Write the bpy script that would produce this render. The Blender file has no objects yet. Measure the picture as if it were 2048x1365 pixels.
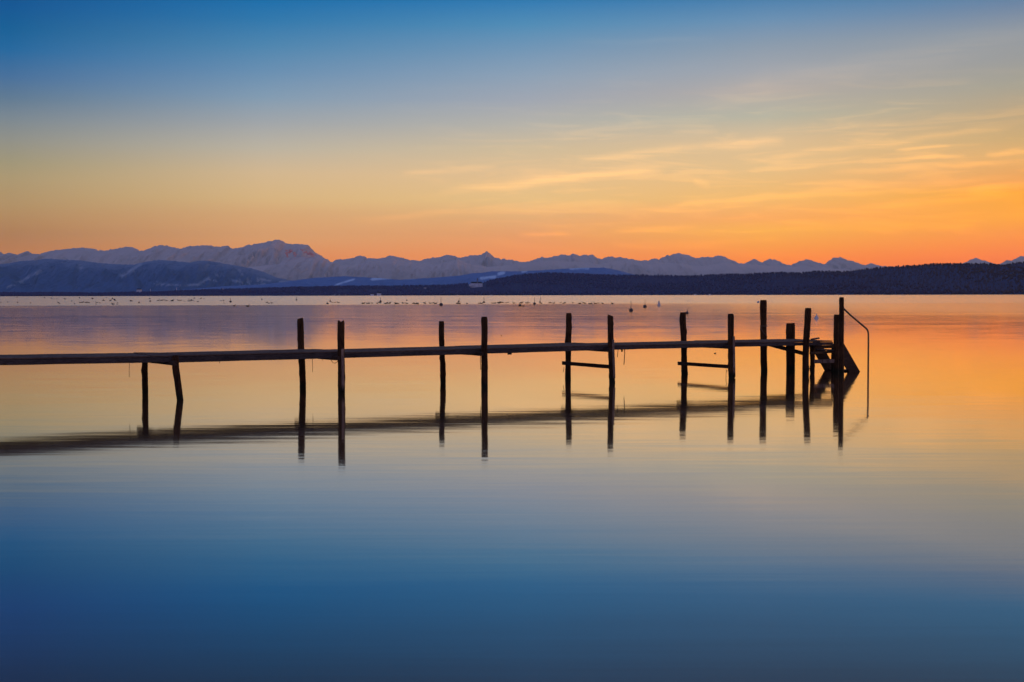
import bpy, bmesh, math, random
from mathutils import Vector, Matrix, noise

random.seed(7)
scn = bpy.context.scene
COL = scn.collection
R = math.radians

# ------------------------------------------------------------------ camera
F = 2600.0                       # focal length in photo pixels (photo 2048 wide)
CAM_H = 1.8
PITCH = 2.03
ROLL = -0.10
cam_m = (Matrix.Translation((0, 0, CAM_H)) @ Matrix.Rotation(R(90 - PITCH), 4, 'X')
         @ Matrix.Rotation(R(ROLL), 4, 'Z'))
cd = bpy.data.cameras.new('camera')
cam = bpy.data.objects.new('camera', cd)
COL.objects.link(cam)
cam.matrix_world = cam_m
cd.sensor_width = 36
cd.lens = 36 * F / 2048
cd.clip_start = 0.1
cd.clip_end = 200000
scn.camera = cam
CO = Vector((0, 0, CAM_H))


def ray(px, py):
    d = Vector(((px - 1024) / F, -(py - 682.5) / F, -1))
    return (cam_m.to_3x3() @ d).normalized()


def on_plane(px, py, z=0.0):
    d = ray(px, py)
    return CO + d * ((z - CAM_H) / d.z)


def at_y(px, py, Y):
    d = ray(px, py)
    return CO + d * (Y / d.y)


def horizon(px):                 # photo row of the true horizon
    lo, hi = 500.0, 700.0
    for _ in range(40):
        m = (lo + hi) / 2
        if ray(px, m).z > 0:
            lo = m
        else:
            hi = m
    return lo


def project(p):
    q = cam_m.inverted() @ Vector(p)
    return 1024 + F * q.x / -q.z, 682.5 - F * q.y / -q.z


# ------------------------------------------------------------------ helpers
def lin(c):
    return tuple(((x / 255) / 12.92 if x <= 10 else ((x / 255 + .055) / 1.055) ** 2.4) for x in c)


def link(name, verts, faces, mat, parent=None, smooth=False):
    me = bpy.data.meshes.new(name)
    me.from_pydata([tuple(v) for v in verts], [], faces)
    me.update()
    if smooth:
        for p in me.polygons:
            p.use_smooth = True
    if mat:
        me.materials.append(mat)
    o = bpy.data.objects.new(name, me)
    COL.objects.link(o)
    if parent:
        o.parent = parent
        o.matrix_parent_inverse = Matrix.Identity(4)
        # children are modelled in world space: undo the parent's offset
        for v in me.vertices:
            v.co -= parent.location
    return o


def empty(name, loc):
    o = bpy.data.objects.new(name, None)
    o.location = loc
    COL.objects.link(o)
    return o


def tag(o, label=None, cat=None, group=None, kind=None):
    if label: o['label'] = label
    if cat: o['category'] = cat
    if group: o['group'] = group
    if kind: o['kind'] = kind
    return o


class MB:
    def __init__(s):
        s.v, s.f = [], []

    def add(s, vs, fs):
        b = len(s.v)
        s.v += [Vector(v) for v in vs]
        s.f += [tuple(b + i for i in f) for f in fs]
        return s

    def box(s, p, q, w, h, up=Vector((0, 0, 1)), bev=0.004):
        """beam from p to q, width w sideways, height h along up, chamfered"""
        p, q = Vector(p), Vector(q)
        d = (q - p).normalized()
        side = d.cross(up).normalized()
        u2 = side.cross(d).normalized()
        a, b = w / 2, h / 2
        e = min(bev, a * .5, b * .5)
        prof = [(-a + e, -b), (a - e, -b), (a, -b + e), (a, b - e), (a - e, b), (-a + e, b), (-a, b - e), (-a, -b + e)]
        n = 8
        vs = [c + side * x + u2 * y for c in (p, q) for x, y in prof]
        fs = [(i, (i + 1) % n, n + (i + 1) % n, n + i) for i in range(n)]
        fs += [tuple(range(n))[::-1], tuple(range(n, 2 * n))]
        return s.add(vs, fs)

    def beam(s, p, q, w, h, seed=0, amp=.004, step=.35):
        """weathered beam: subdivided with slightly wandering edges"""
        p, q = Vector(p), Vector(q)
        L = (q - p).length
        k = max(1, int(L / step))
        d = (q - p).normalized()
        side = d.cross(Vector((0, 0, 1))).normalized()
        u2 = side.cross(d).normalized()
        a, b = w / 2, h / 2
        e = .006
        prof = [(-a + e, -b), (a - e, -b), (a, -b + e), (a, b - e), (a - e, b), (-a + e, b), (-a, b - e), (-a, -b + e)]
        vs = []
        for j in range(k + 1):
            c = p.lerp(q, j / k)
            for m, (x, y) in enumerate(prof):
                nn = noise.noise(Vector((j * .7 + seed * 13.1, (m // 2) * 3.7, seed)))
                nn2 = noise.noise(Vector((j * .9 + seed * 5.3, (m // 2) * 2.9 + 40, seed)))
                vs.append(c + side * (x + nn * amp) + u2 * (y + nn2 * amp))
        fs = []
        for j in range(k):
            for i in range(8):
                fs.append((j * 8 + i, j * 8 + (i + 1) % 8, (j + 1) * 8 + (i + 1) % 8, (j + 1) * 8 + i))
        fs += [tuple(range(8))[::-1], tuple(range(k * 8, k * 8 + 8))]
        return s.add(vs, fs)

    def tube(s, pts, r, n=8, caps=True):
        pts = [Vector(p) for p in pts]
        if not hasattr(r, '__len__'):
            r = [r] * len(pts)
        vs, fs = [], []
        for i, p in enumerate(pts):
            d = (pts[min(i + 1, len(pts) - 1)] - pts[max(i - 1, 0)]).normalized()
            a = d.cross(Vector((0.13, 1, .07))).normalized()
            b = d.cross(a).normalized()
            for k in range(n):
                t = 2 * math.pi * k / n
                vs.append(p + a * math.cos(t) * r[i] + b * math.sin(t) * r[i])
        for i in range(len(pts) - 1):
            for k in range(n):
                fs.append((i * n + k, i * n + (k + 1) % n, (i + 1) * n + (k + 1) % n, (i + 1) * n + k))
        if caps:
            fs += [tuple(range(n))[::-1], tuple(range((len(pts) - 1) * n, len(pts) * n))]
        return s.add(vs, fs)

    def lathe(s, c, prof, n=14):
        c = Vector(c)
        vs, fs = [], []
        for r, z in prof:
            for k in range(n):
                t = 2 * math.pi * k / n
                vs.append(c + Vector((r * math.cos(t), r * math.sin(t), z)))
        for i in range(len(prof) - 1):
            for k in range(n):
                fs.append((i * n + k, i * n + (k + 1) % n, (i + 1) * n + (k + 1) % n, (i + 1) * n + k))
        fs += [tuple(range(n))[::-1], tuple(range((len(prof) - 1) * n, len(prof) * n))]
        return s.add(vs, fs)

    def ball(s, c, r, nu=12, nv=8, sc=(1, 1, 1)):
        c = Vector(c)
        vs = [c + Vector((0, 0, -r * sc[2]))]
        for j in range(1, nv):
            t = math.pi * j / nv
            for k in range(nu):
                a = 2 * math.pi * k / nu
                vs.append(c + Vector((r * math.sin(t) * math.cos(a) * sc[0], r * math.sin(t) * math.sin(a) * sc[1], -r * math.cos(t) * sc[2])))
        vs.append(c + Vector((0, 0, r * sc[2])))
        fs = []
        for k in range(nu):
            fs.append((0, 1 + (k + 1) % nu, 1 + k))
            fs.append((len(vs) - 1, 1 + (nv - 2) * nu + k, 1 + (nv - 2) * nu + (k + 1) % nu))
        for j in range(nv - 2):
            for k in range(nu):
                a = 1 + j * nu
                fs.append((a + k, a + (k + 1) % nu, a + nu + (k + 1) % nu, a + nu + k))
        return s.add(vs, fs)

    def build(s, name, mat, parent=None, smooth=False):
        return link(name, s.v, s.f, mat, parent, smooth)


# ------------------------------------------------------------------ materials
class NT:
    """small node-graph writer"""
    def __init__(s, tree):
        s.t = tree
        s.t.nodes.clear()

    def n(s, typ, **kw):
        nd = s.t.nodes.new(typ)
        for k, v in kw.items():
            setattr(nd, k, v)
        return nd

    def put(s, sock, v):
        if isinstance(v, bpy.types.NodeSocket):
            s.t.links.new(v, sock)
        elif v is not None:
            sock.default_value = v

    def m(s, op, a, b=None, c=None, clamp=False):
        nd = s.n('ShaderNodeMath', operation=op, use_clamp=clamp)
        s.put(nd.inputs[0], a)
        if b is not None: s.put(nd.inputs[1], b)
        if c is not None: s.put(nd.inputs[2], c)
        return nd.outputs[0]

    def ramp(s, fac, stops, interp='LINEAR'):
        nd = s.n('ShaderNodeValToRGB')
        cr = nd.color_ramp
        cr.interpolation = interp
        while len(cr.elements) > 1:
            cr.elements.remove(cr.elements[-1])
        cr.elements[0].position = stops[0][0]
        cr.elements[0].color = tuple(stops[0][1]) + (1,)
        for p, c in stops[1:]:
            e = cr.elements.new(p)
            e.color = tuple(c) + (1,)
        s.put(nd.inputs[0], fac)
        return nd.outputs[0]

    def mix(s, f, a, b, blend='MIX'):
        nd = s.n('ShaderNodeMix', data_type='RGBA', blend_type=blend)
        s.put(nd.inputs[0], f)
        s.put(nd.inputs[6], a if isinstance(a, bpy.types.NodeSocket) else tuple(a) + (1,))
        s.put(nd.inputs[7], b if isinstance(b, bpy.types.NodeSocket) else tuple(b) + (1,))
        return nd.outputs[2]

    def smooth(s, x, a, b, lo=0.0, hi=1.0):
        nd = s.n('ShaderNodeMapRange', interpolation_type='SMOOTHSTEP')
        s.put(nd.inputs[0], x)
        nd.inputs[1].default_value = a
        nd.inputs[2].default_value = b
        nd.inputs[3].default_value = lo
        nd.inputs[4].default_value = hi
        return nd.outputs[0]

    def noise(s, vec, scale, detail=3, rough=.5, dist=0.0, dims='3D', col=False):
        nd = s.n('ShaderNodeTexNoise', noise_dimensions=dims)
        s.put(nd.inputs['Vector'], vec)
        nd.inputs['Scale'].default_value = scale
        nd.inputs['Detail'].default_value = detail
        nd.inputs['Roughness'].default_value = rough
        nd.inputs['Distortion'].default_value = dist
        return nd.outputs['Color' if col else 'Fac']

    def mapping(s, vec, sc=(1, 1, 1), rot=(0, 0, 0), loc=(0, 0, 0)):
        nd = s.n('ShaderNodeMapping')
        s.put(nd.inputs[0], vec)
        nd.inputs[1].default_value = loc
        nd.inputs[2].default_value = rot
        nd.inputs[3].default_value = sc
        return nd.outputs[0]


def mat(name):
    m = bpy.data.materials.new(name)
    m.use_nodes = True
    return m, NT(m.node_tree)


def principled(g, color, rough=.8, spec=.3, bump=None, bump_d=.01, metal=0):
    b = g.n('ShaderNodeBsdfPrincipled')
    g.put(b.inputs['Base Color'], color if isinstance(color, bpy.types.NodeSocket) else tuple(color) + (1,))
    b.inputs['Roughness'].default_value = rough
    b.inputs['Specular IOR Level'].default_value = spec
    b.inputs['Metallic'].default_value = metal
    if bump is not None:
        bn = g.n('ShaderNodeBump')
        bn.inputs['Distance'].default_value = bump_d
        bn.inputs['Strength'].default_value = 1
        g.put(bn.inputs['Height'], bump)
        g.put(b.inputs['Normal'], bn.outputs[0])
    o = g.n('ShaderNodeOutputMaterial')
    g.t.links.new(b.outputs[0], o.inputs[0])
    return b


def wood(name, dark, light, grain_axis='Z', wet=False, rough=.75):
    m, g = mat(name)
    geo = g.n('ShaderNodeNewGeometry').outputs['Position']
    sc = {'Z': (9, 9, .9), 'X': (1.2, 2.2, 22)}[grain_axis]
    v = g.mapping(geo, sc=sc, rot=(0, 0, 0 if grain_axis == 'Z' else R(-28.9)))
    n1 = g.noise(v, 2.0, 5, .65, .6)
    n2 = g.noise(geo, 1.3, 3, .6)
    n3 = g.noise(v, 9.0, 4, .7)
    f = g.m('ADD', g.m('MULTIPLY', n1, .6), g.m('MULTIPLY', n2, .5))
    c = g.ramp(f, [(.32, dark), (.52, tuple((a + b) / 2 * .9 for a, b in zip(dark, light))), (.72, light)])
    crack = g.smooth(n3, .38, .5)
    c = g.mix(crack, tuple(x * .45 for x in dark), c)
    if wet:
        z = g.n('ShaderNodeSeparateXYZ')
        g.put(z.inputs[0], geo)
        zz = g.m('ADD', z.outputs[2], g.m('MULTIPLY', g.m('SUBTRACT', n1, .5), .12))
        algae = g.smooth(zz, .05, .2)
        c = g.mix(algae, (.012, .014, .007), c)
    principled(g, c, rough, .15, g.m('ADD', n1, g.m('MULTIPLY', n3, .5)), .012)
    return m


M_post = wood('post_wood', (.012, .0055, .002), (.095, .042, .016), 'Z', wet=True)
M_batten = wood('batten_wood', (.10, .065, .05), (.36, .25, .19), 'Z', wet=True)
M_beam = wood('beam_wood', (.032, .024, .022), (.12, .095, .09), 'X')
M_deck = wood('deck_wood', (.07, .042, .032), (.19, .125, .095), 'X')
M_brace = wood('brace_wood', (.022, .013, .009), (.085, .05, .035), 'X')


def simple(name, col, rough=.6, spec=.3, metal=0, var=.25, scale=6):
    m, g = mat(name)
    geo = g.n('ShaderNodeNewGeometry').outputs['Position']
    n1 = g.noise(geo, scale, 4, .6)
    c = g.ramp(n1, [(.3, tuple(x * (1 - var) for x in col)), (.7, tuple(min(1, x * (1 + var)) for x in col))])
    principled(g, c, rough, spec, None, metal=metal)
    return m


M_metal = simple('rail_metal', (.10, .075, .06), .35, .5, .8)
M_rope = simple('rope_fibre', (.035, .028, .022), .9, .1)
M_paleRope = simple('pale_rope', (.16, .11, .09), .9, .1)
M_white = simple('white_buoy_plastic', (.55, .50, .50), .4, .4)
M_dull = simple('dirty_buoy_plastic', (.06, .05, .06), .5, .3)
M_rod = simple('buoy_rod', (.03, .02, .02), .5, .3)
M_bird = simple('bird_feathers', (.03, .025, .025), .8, .1)
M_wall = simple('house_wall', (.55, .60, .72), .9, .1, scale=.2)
M_roof = simple('house_roof', (.045, .045, .06), .9, .1, scale=.2)

# ------------------------------------------------------------------ water
wm, g = mat('lake_water')
geo = g.n('ShaderNodeNewGeometry').outputs['Position']
sep = g.n('ShaderNodeSeparateXYZ'); g.put(sep.inputs[0], geo)
dist = g.m('SQRT', g.m('ADD', g.m('POWER', g.m('ABSOLUTE', sep.outputs[0]), 2.0), g.m('POWER', g.m('ABSOLUTE', sep.outputs[1]), 2.0)))
# wind lanes: long patches across the lake
lane = g.noise(g.mapping(geo, sc=(.0016, .010, 1)), 1.0, 4, .6, .3)
lane2 = g.noise(g.mapping(geo, sc=(.006, .05, 1), loc=(3, 7, 0)), 1.0, 3, .6)
d2 = g.m('ADD', dist, g.m('MULTIPLY', g.m('SUBTRACT', lane, .5), 320.0))
d2 = g.m('ADD', d2, g.m('MULTIPLY', sep.outputs[0], -.35))
far = g.smooth(d2, 235, 300)
mid = g.smooth(dist, 36, 150)


def slope(vec, scale, detail, rough):
    c = g.noise(vec, scale, detail, rough, 0, col=True)
    s = g.n('ShaderNodeVectorMath', operation='SUBTRACT')
    g.put(s.inputs[0], c); s.inputs[1].default_value = (.5, .5, .5)
    return s.outputs[0]


def vscale(v, k):
    s = g.n('ShaderNodeVectorMath', operation='SCALE')
    g.put(s.inputs[0], v); g.put(s.inputs[3], k)
    return s.outputs[0]


def vadd(a, b):
    s = g.n('ShaderNodeVectorMath', operation='ADD')
    g.put(s.inputs[0], a); g.put(s.inputs[1], b)
    return s.outputs[0]


ripA = slope(g.mapping(geo, sc=(.5, 4.2, 1)), 1.0, 3, .6)         # soft long ripples
ripB = slope(g.mapping(geo, sc=(.6, 20.0, 1), loc=(5, 5, 0)), 1.0, 2, .5)
ripC = slope(g.mapping(geo, sc=(.05, .35, 1), loc=(9, 1, 0)), 1.0, 3, .6)
calm = g.smooth(dist, 8, 17, .3, 1.0)
AMP_A = g.m('ADD', g.m('MULTIPLY', calm, .014), g.m('MULTIPLY', mid, .030))
AMP_A = g.m('ADD', AMP_A, g.m('MULTIPLY', far, .05))
AMP_B = g.m('ADD', g.m('MULTIPLY', calm, .026), g.m('MULTIPLY', mid, .03))
AMP_C = g.m('MULTIPLY', mid, g.m('MULTIPLY', .075, g.smooth(lane2, .35, .7)))
sl = vadd(vadd(vscale(ripA, AMP_A), vscale(ripB, AMP_B)), vscale(ripC, AMP_C))
flat = g.n('ShaderNodeVectorMath', operation='MULTIPLY')
g.put(flat.inputs[0], sl); flat.inputs[1].default_value = (.35, 1, 0)
up = g.n('ShaderNodeVectorMath', operation='ADD')
g.put(up.inputs[0], flat.outputs[0]); up.inputs[1].default_value = (0, 0, 1)
nrm = g.n('ShaderNodeVectorMath', operation='NORMALIZE')
g.put(nrm.inputs[0], up.outputs[0])
NRM = nrm.outputs[0]
gl = g.n('ShaderNodeBsdfGlossy')
gl.inputs['Color'].default_value = (1, .965, .95, 1)
g.put(gl.inputs['Roughness'], g.m('ADD', g.m('ADD', .053, g.m('MULTIPLY', g.m('MULTIPLY', mid, g.m('SUBTRACT', 1.0, far)), g.smooth(sep.outputs[0], 5, 60, .022, .080))), g.m('MULTIPLY', far, g.m('MULTIPLY_ADD', g.smooth(lane2, .35, .65), .05, .082))))
g.put(gl.inputs['Normal'], NRM)
df = g.n('ShaderNodeBsdfDiffuse')
df.inputs['Color'].default_value = (.125, .055, .025, 1)
lw = g.n('ShaderNodeLayerWeight')
lw.inputs[0].default_value = .5
fac = g.m('ADD', .16, g.m('MULTIPLY', g.m('POWER', lw.outputs['Facing'], 3.0), .84), clamp=True)
mx = g.n('ShaderNodeMixShader')
g.put(mx.inputs[0], fac); g.put(mx.inputs[1], df.outputs[0]); g.put(mx.inputs[2], gl.outputs[0])
o = g.n('ShaderNodeOutputMaterial'); g.t.links.new(mx.outputs[0], o.inputs[0])

xs = [-34000, -9000, -2500, -700, -200, -60, -20, 0, 20, 60, 200, 700, 2500, 9000, 34000]
ys = [-1500, -300, -40, 0, 12, 20, 28, 36, 50, 90, 180, 400, 1000, 2500, 5000, 9000]
vs = [(x, y, 0) for y in ys for x in xs]
nx = len(xs)
fs = [(j * nx + i, j * nx + i + 1, (j + 1) * nx + i + 1, (j + 1) * nx + i) for j in range(len(ys) - 1) for i in range(nx - 1)]
tag(link('lake_water', vs, fs, wm), kind='structure', label='calm lake surface mirroring the dusk sky')

# ------------------------------------------------------------------ land materials
def land_mat(name, ground, dark, snow, nscale, snow_bias=0.0, patch=True, rocky=0.0):
    m, g = mat(name)
    geo = g.n('ShaderNodeNewGeometry')
    pos = geo.outputs['Position']
    n1 = g.noise(pos, nscale, 7, .62, .4)
    n2 = g.noise(pos, nscale * 4.3, 4, .6)
    f = g.m('ADD', g.m('MULTIPLY', n1, .6), g.m('MULTIPLY', n2, .4))
    base = g.ramp(f, [(.38, dark), (.62, ground)])
    at = g.n('ShaderNodeAttribute', attribute_name='snow')
    k = at.outputs['Fac']
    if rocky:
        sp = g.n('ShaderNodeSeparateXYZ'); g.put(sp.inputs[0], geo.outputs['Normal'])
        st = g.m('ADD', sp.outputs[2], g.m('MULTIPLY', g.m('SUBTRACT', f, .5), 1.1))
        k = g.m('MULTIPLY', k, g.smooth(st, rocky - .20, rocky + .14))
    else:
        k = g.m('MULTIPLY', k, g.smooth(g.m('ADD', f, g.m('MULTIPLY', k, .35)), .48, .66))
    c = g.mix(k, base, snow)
    principled(g, c, .95, .05)
    return m


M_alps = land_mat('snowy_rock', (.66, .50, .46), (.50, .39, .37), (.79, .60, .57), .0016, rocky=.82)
M_fore = land_mat('forested_mountain', (.06, .13, .34), (.035, .09, .26), (.34, .39, .54), .0022)  # forest albedo carries extra blue standing in for distance haze
M_hill = land_mat('hill_ground', (.18, .27, .52), (.12, .20, .42), (.55, .68, .88), .008)  # haze blue painted into the hill albedo as well
M_near = land_mat('wood_floor', (.074, .074, .145), (.060, .062, .125), (.45, .45, .5), .02)  # matches the crowns, haze blue included in the colour


def lerp_prof(prof, x):
    if x <= prof[0][0]: return prof[0][1]
    for (a, b), (c, d) in zip(prof, prof[1:]):
        if x <= c:
            return b + (d - b) * (x - a) / (c - a)
    return prof[-1][1]


def terrain(name, prof, D, W, mat_, x0, x1, step, rows, seed, rough=.25, dwob=.08, snow=lambda px, py, t: 1.0,
            fine=0.6, base=0.0, power=1.15, sub=0.0, back=.5):
    vs, sn, ncol = [], [], 0
    px = x0
    while px <= x1:
        d = (D(px) if callable(D) else D)
        dd = d * (1 + dwob * noise.noise(Vector((px * .004, seed, 0))))
        y = lerp_prof(prof, px) + fine * (noise.fractal(Vector((px * .19, seed * 3.3, 0)), .8, 2.0, 4))
        p = at_y(px, y, dd)
        zr = p.z - sub
        w = W(px) if callable(W) else W
        for j in range(rows + 4):
            t = j / rows
            if t <= 1:
                Y = dd - w * (1 - t)
                sh = t ** power
                e = math.sin(math.pi * t)
                q = Vector((p.x / (zr * 1.3 + 60), Y / (zr * 1.3 + 60), seed * 7.1))
                nz = noise.ridged_multi_fractal(q * 1.1, 1.0, 2.1, 6, 1.0, 2.0) * .5 - .55
                nz += .34 * noise.fractal(q * 3.1, .9, 2.0, 4)
                z = base + (zr - base) * (sh + rough * e * nz)
                z = max(z, base)
                # never taller in view than the ridge
                lim = CAM_H + (zr - CAM_H) * Y / dd * (.995 - .02 * (1 - t))
                z = min(z, max(lim, base)) if t < 1 else zr
            else:
                Y = dd + w * back * (t - 1) * rows / 3
                z = base + (zr - base) * max(0, 1 - ((t - 1) * rows / 3) ** 1.3)
            vs.append((p.x, Y, z))
            qx, qy = project((p.x, Y, z))
            sn.append(snow(qx, qy, t))
        ncol += 1
        px += step
    nr = rows + 4
    fs = [(i * nr + j, (i + 1) * nr + j, (i + 1) * nr + j + 1, i * nr + j + 1) for i in range(ncol - 1) for j in range(nr - 1)]
    o = link(name, vs, fs, mat_, smooth=True)
    a = o.data.attributes.new('snow', 'FLOAT', 'POINT')
    a.data.foreach_set('value', sn)
    return o


P_ALPS = [(-260, 500), (-120, 508), (-60, 498), (0, 504), (7, 510), (19.5, 505.5), (37, 511), (53, 502.7), (68, 508), (82, 508), (98, 503), (127, 499), (143.5, 496.5),
 (174, 496.5), (197, 501), (211, 502), (240, 496), (258, 493), (273, 498), (279, 502.7), (293, 500), (308, 493), (322, 490.8), (336, 492), (357, 497.5),
 (379, 492), (394, 492), (418, 490.8), (437, 494), (454, 491.5), (461.5, 497), (476, 497), (498, 490.8), (529, 485.6), (543.5, 481.5), (560, 479.5), (572, 487.7),
 (605, 488.7), (617, 490.8), (630, 504), (646, 514), (662.5, 524.6), (675, 519.5), (687, 519.5), (708, 515.4), (718, 511.3), (728, 513), (738, 517), (753, 518),
 (767, 515.4), (781.5, 511.7), (802, 515), (820.5, 520.5), (841, 522), (853, 518.5), (878, 514.4), (894, 509.8), (921, 515.4), (943.6, 511.3), (962, 510),
 (975, 503), (986.6, 513), (999, 518.5), (1021.5, 519.5), (1048, 525), (1066.6, 520.5), (1084, 514.4), (1091, 516.4), (1120, 511), (1126, 509), (1137, 511), (1144.6, 508), (1157, 511), (1185.6, 510),
 (1198, 518.5), (1218, 514), (1241, 514.4), (1257, 518.5), (1286, 522), (1298, 520.5), (1312, 516.4), (1317, 519), (1333, 511.3), (1358, 507), (1376, 510),
 (1393, 517), (1411, 513.7), (1425.6, 514.3), (1436, 511.7), (1450, 513.7), (1460.5, 521), (1466.6, 521), (1480, 528), (1484, 525.5), (1487, 528), (1507.6, 518.5), (1524, 526), (1540, 518.5), (1555, 521.5),
 (1567, 528.7), (1581, 530.8), (1602, 521.5), (1614, 519), (1648, 529), (1665.6, 517), (1681, 514.5), (1692, 521), (1707, 522.4), (1718, 527.4), (1731, 530.4),
 (1741, 526.7), (1760, 532), (1800, 534), (1860, 533), (1925, 527), (1952, 515.5), (1970, 525), (1995, 529), (2005, 527), (2013.5, 520), (2022, 523.4), (2042, 512), (2060, 514), (2100, 522), (2200, 516), (2330, 525)]
P_FRONT = [(-260, 522), (-100, 526), (0, 528.7), (20, 527), (41, 522.5), (72, 521), (92, 517.4), (123, 519.5), (164, 521.5), (191, 525.6), (226, 528.7), (267, 529.7), (293, 523.6), (318, 520), (349, 522.5),
 (379, 525.6), (400, 521.5), (420, 522.5), (461, 529.7), (502, 537), (527, 544), (554, 556), (585, 562), (640, 564), (760, 566), (900, 572)]
P_MID = [(430, 560), (470, 545), (502, 534), (554, 529.7), (572, 521), (585, 517), (607, 513), (615, 515), (625, 513.7), (636, 512.3), (648, 517), (662, 525), (687, 531), (697, 529.7), (728, 525.6), (769, 517.4), (790, 518), (830, 527),
 (870, 529), (900, 524), (915, 519.5), (943.6, 530), (985, 534), (1026, 530), (1062.5, 525.6), (1108, 521.5), (1149, 523.6), (1200, 529), (1251, 518.5), (1292, 523.6), (1323, 525.6), (1364, 527.7),
 (1384.6, 531.8), (1415, 531.8), (1446, 525.6), (1477, 527.7), (1549, 532.8), (1620, 535), (1700, 540), (1800, 548)]
P_BLUE = [(390, 578), (450, 573), (520, 570), (574, 563.6), (625.6, 556.4), (687, 553), (749, 556), (800, 560), (850, 557), (892, 554), (923, 551), (944, 547), (964, 546), (984.6, 543), (1046, 543), (1097, 540), (1149, 537), (1179.4, 536), (1210, 536),
 (1241, 542), (1261.5, 548), (1300, 556)]
P_NEAR = [(-200, 583), (0, 584.5), (18, 583.5), (60, 585), (80, 583.5), (140, 584), (210, 585), (275, 582.5), (290, 582.5), (340, 582), (400, 578), (502.5, 575), (584.6, 572.8), (687, 570.7), (800, 570), (902.5, 567.7), (943.6, 565.6), (970, 562.5), (984.6, 558.4), (1005, 554.3),
 (1025.6, 550), (1066.6, 545.7), (1107.6, 544.5), (1169, 547), (1220, 549), (1282, 549), (1384.6, 551), (1425.6, 548), (1487, 547), (1548.6, 544), (1600, 545), (1628, 541), (1687.5, 542),
 (1720, 537.7), (1775, 532.6), (1819, 530), (1862.5, 526.7), (1906, 526), (1972, 526), (2004.7, 529.6), (2026.6, 524.5), (2048, 523), (2120, 517), (2260, 512)]


def seg_d(px, py, a, b):
    ax, ay = a; bx, by = b
    L2 = (bx - ax) ** 2 + (by - ay) ** 2
    t = max(0, min(1, ((px - ax) * (bx - ax) + (py - ay) * (by - ay)) / L2))
    return math.hypot(px - ax - t * (bx - ax), py - ay - t * (by - ay))


RUNS = [((14, 575), (45, 562), 1.4), ((45, 562), (80, 541), 2.0), ((243, 553), (282, 528), 2.4), ((310, 569), (360, 570), 1.6), ((372, 571), (400, 569), 1.6), ((400, 567), (417, 557), 2.2), ((417, 560), (432, 562), 1.6),
        ((466, 562), (486, 563), 2.0), ((482, 570), (500, 563), 2.2), ((500, 572), (530, 568), 1.6), ((515, 558), (540, 562), 1.8), ((432, 550), (446, 553), 1.4), ((479, 540), (484, 551), 1.0), ((160, 531), (163, 537), 2.2), ((560, 564), (592, 564), 1.6)]


def snow_front(px, py, t):
    s = max(0.0, min(.5, (t - .62) * 1.3))
    for a, b, w in RUNS:
        d = seg_d(px, py, a, b)
        s = max(s, 1 - max(0, d - w * .6) / w)
    return max(0, min(1, s))


RUNS2 = [((672, 570), (708, 559), 1.6), ((744, 559), (775, 556), 2.4), ((775, 557), (830, 557), 1.6), ((962, 557), (990, 554), 2.2), ((998, 548), (1007, 546), 3.0), ((1140, 538), (1178, 537), 1.3), ((1044, 544), (1054, 543), 1.2)]


def snow_blue(px, py, t):
    s = 0
    for a, b, w in RUNS2:
        s = max(s, 1 - max(0, seg_d(px, py, a, b) - w * .6) / w)
    return max(0, min(1, s))


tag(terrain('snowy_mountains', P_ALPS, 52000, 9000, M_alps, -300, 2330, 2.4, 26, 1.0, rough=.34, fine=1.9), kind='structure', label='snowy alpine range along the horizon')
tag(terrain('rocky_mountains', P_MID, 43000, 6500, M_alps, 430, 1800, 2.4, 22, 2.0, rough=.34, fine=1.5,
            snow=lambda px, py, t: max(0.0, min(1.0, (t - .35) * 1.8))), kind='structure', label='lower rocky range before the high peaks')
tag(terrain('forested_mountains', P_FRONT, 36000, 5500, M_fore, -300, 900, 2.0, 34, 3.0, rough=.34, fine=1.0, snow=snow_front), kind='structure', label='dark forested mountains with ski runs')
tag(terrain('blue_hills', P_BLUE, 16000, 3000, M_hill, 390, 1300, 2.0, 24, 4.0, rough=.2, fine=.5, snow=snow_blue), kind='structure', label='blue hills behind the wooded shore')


def shore_y(px):
    return 5200 + 400 * noise.noise(Vector((px * .0035, 3, 0))) - max(0, px - 1200) * .7


def near_D(px):
    return shore_y(px) + near_W(px)


def near_W(px):
    return lerp_prof([(0, 900), (500, 1100), (1000, 1700), (2048, 1900)], px)


TREE = 10.0
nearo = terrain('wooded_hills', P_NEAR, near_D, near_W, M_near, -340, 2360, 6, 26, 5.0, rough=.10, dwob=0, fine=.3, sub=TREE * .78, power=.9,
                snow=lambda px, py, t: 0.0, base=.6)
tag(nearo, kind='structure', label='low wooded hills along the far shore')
# flat country behind the shore
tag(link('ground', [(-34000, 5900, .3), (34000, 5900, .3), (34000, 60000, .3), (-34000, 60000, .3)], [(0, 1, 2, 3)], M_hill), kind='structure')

# the far-off wood: thousands of small conifers and bare crowns over the hills, one mass
rows_n = 26 + 4
nv = nearo.data.vertices
ncols = len(nv) // rows_n
V, FC = [], []
rt = random.Random(3)


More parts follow.
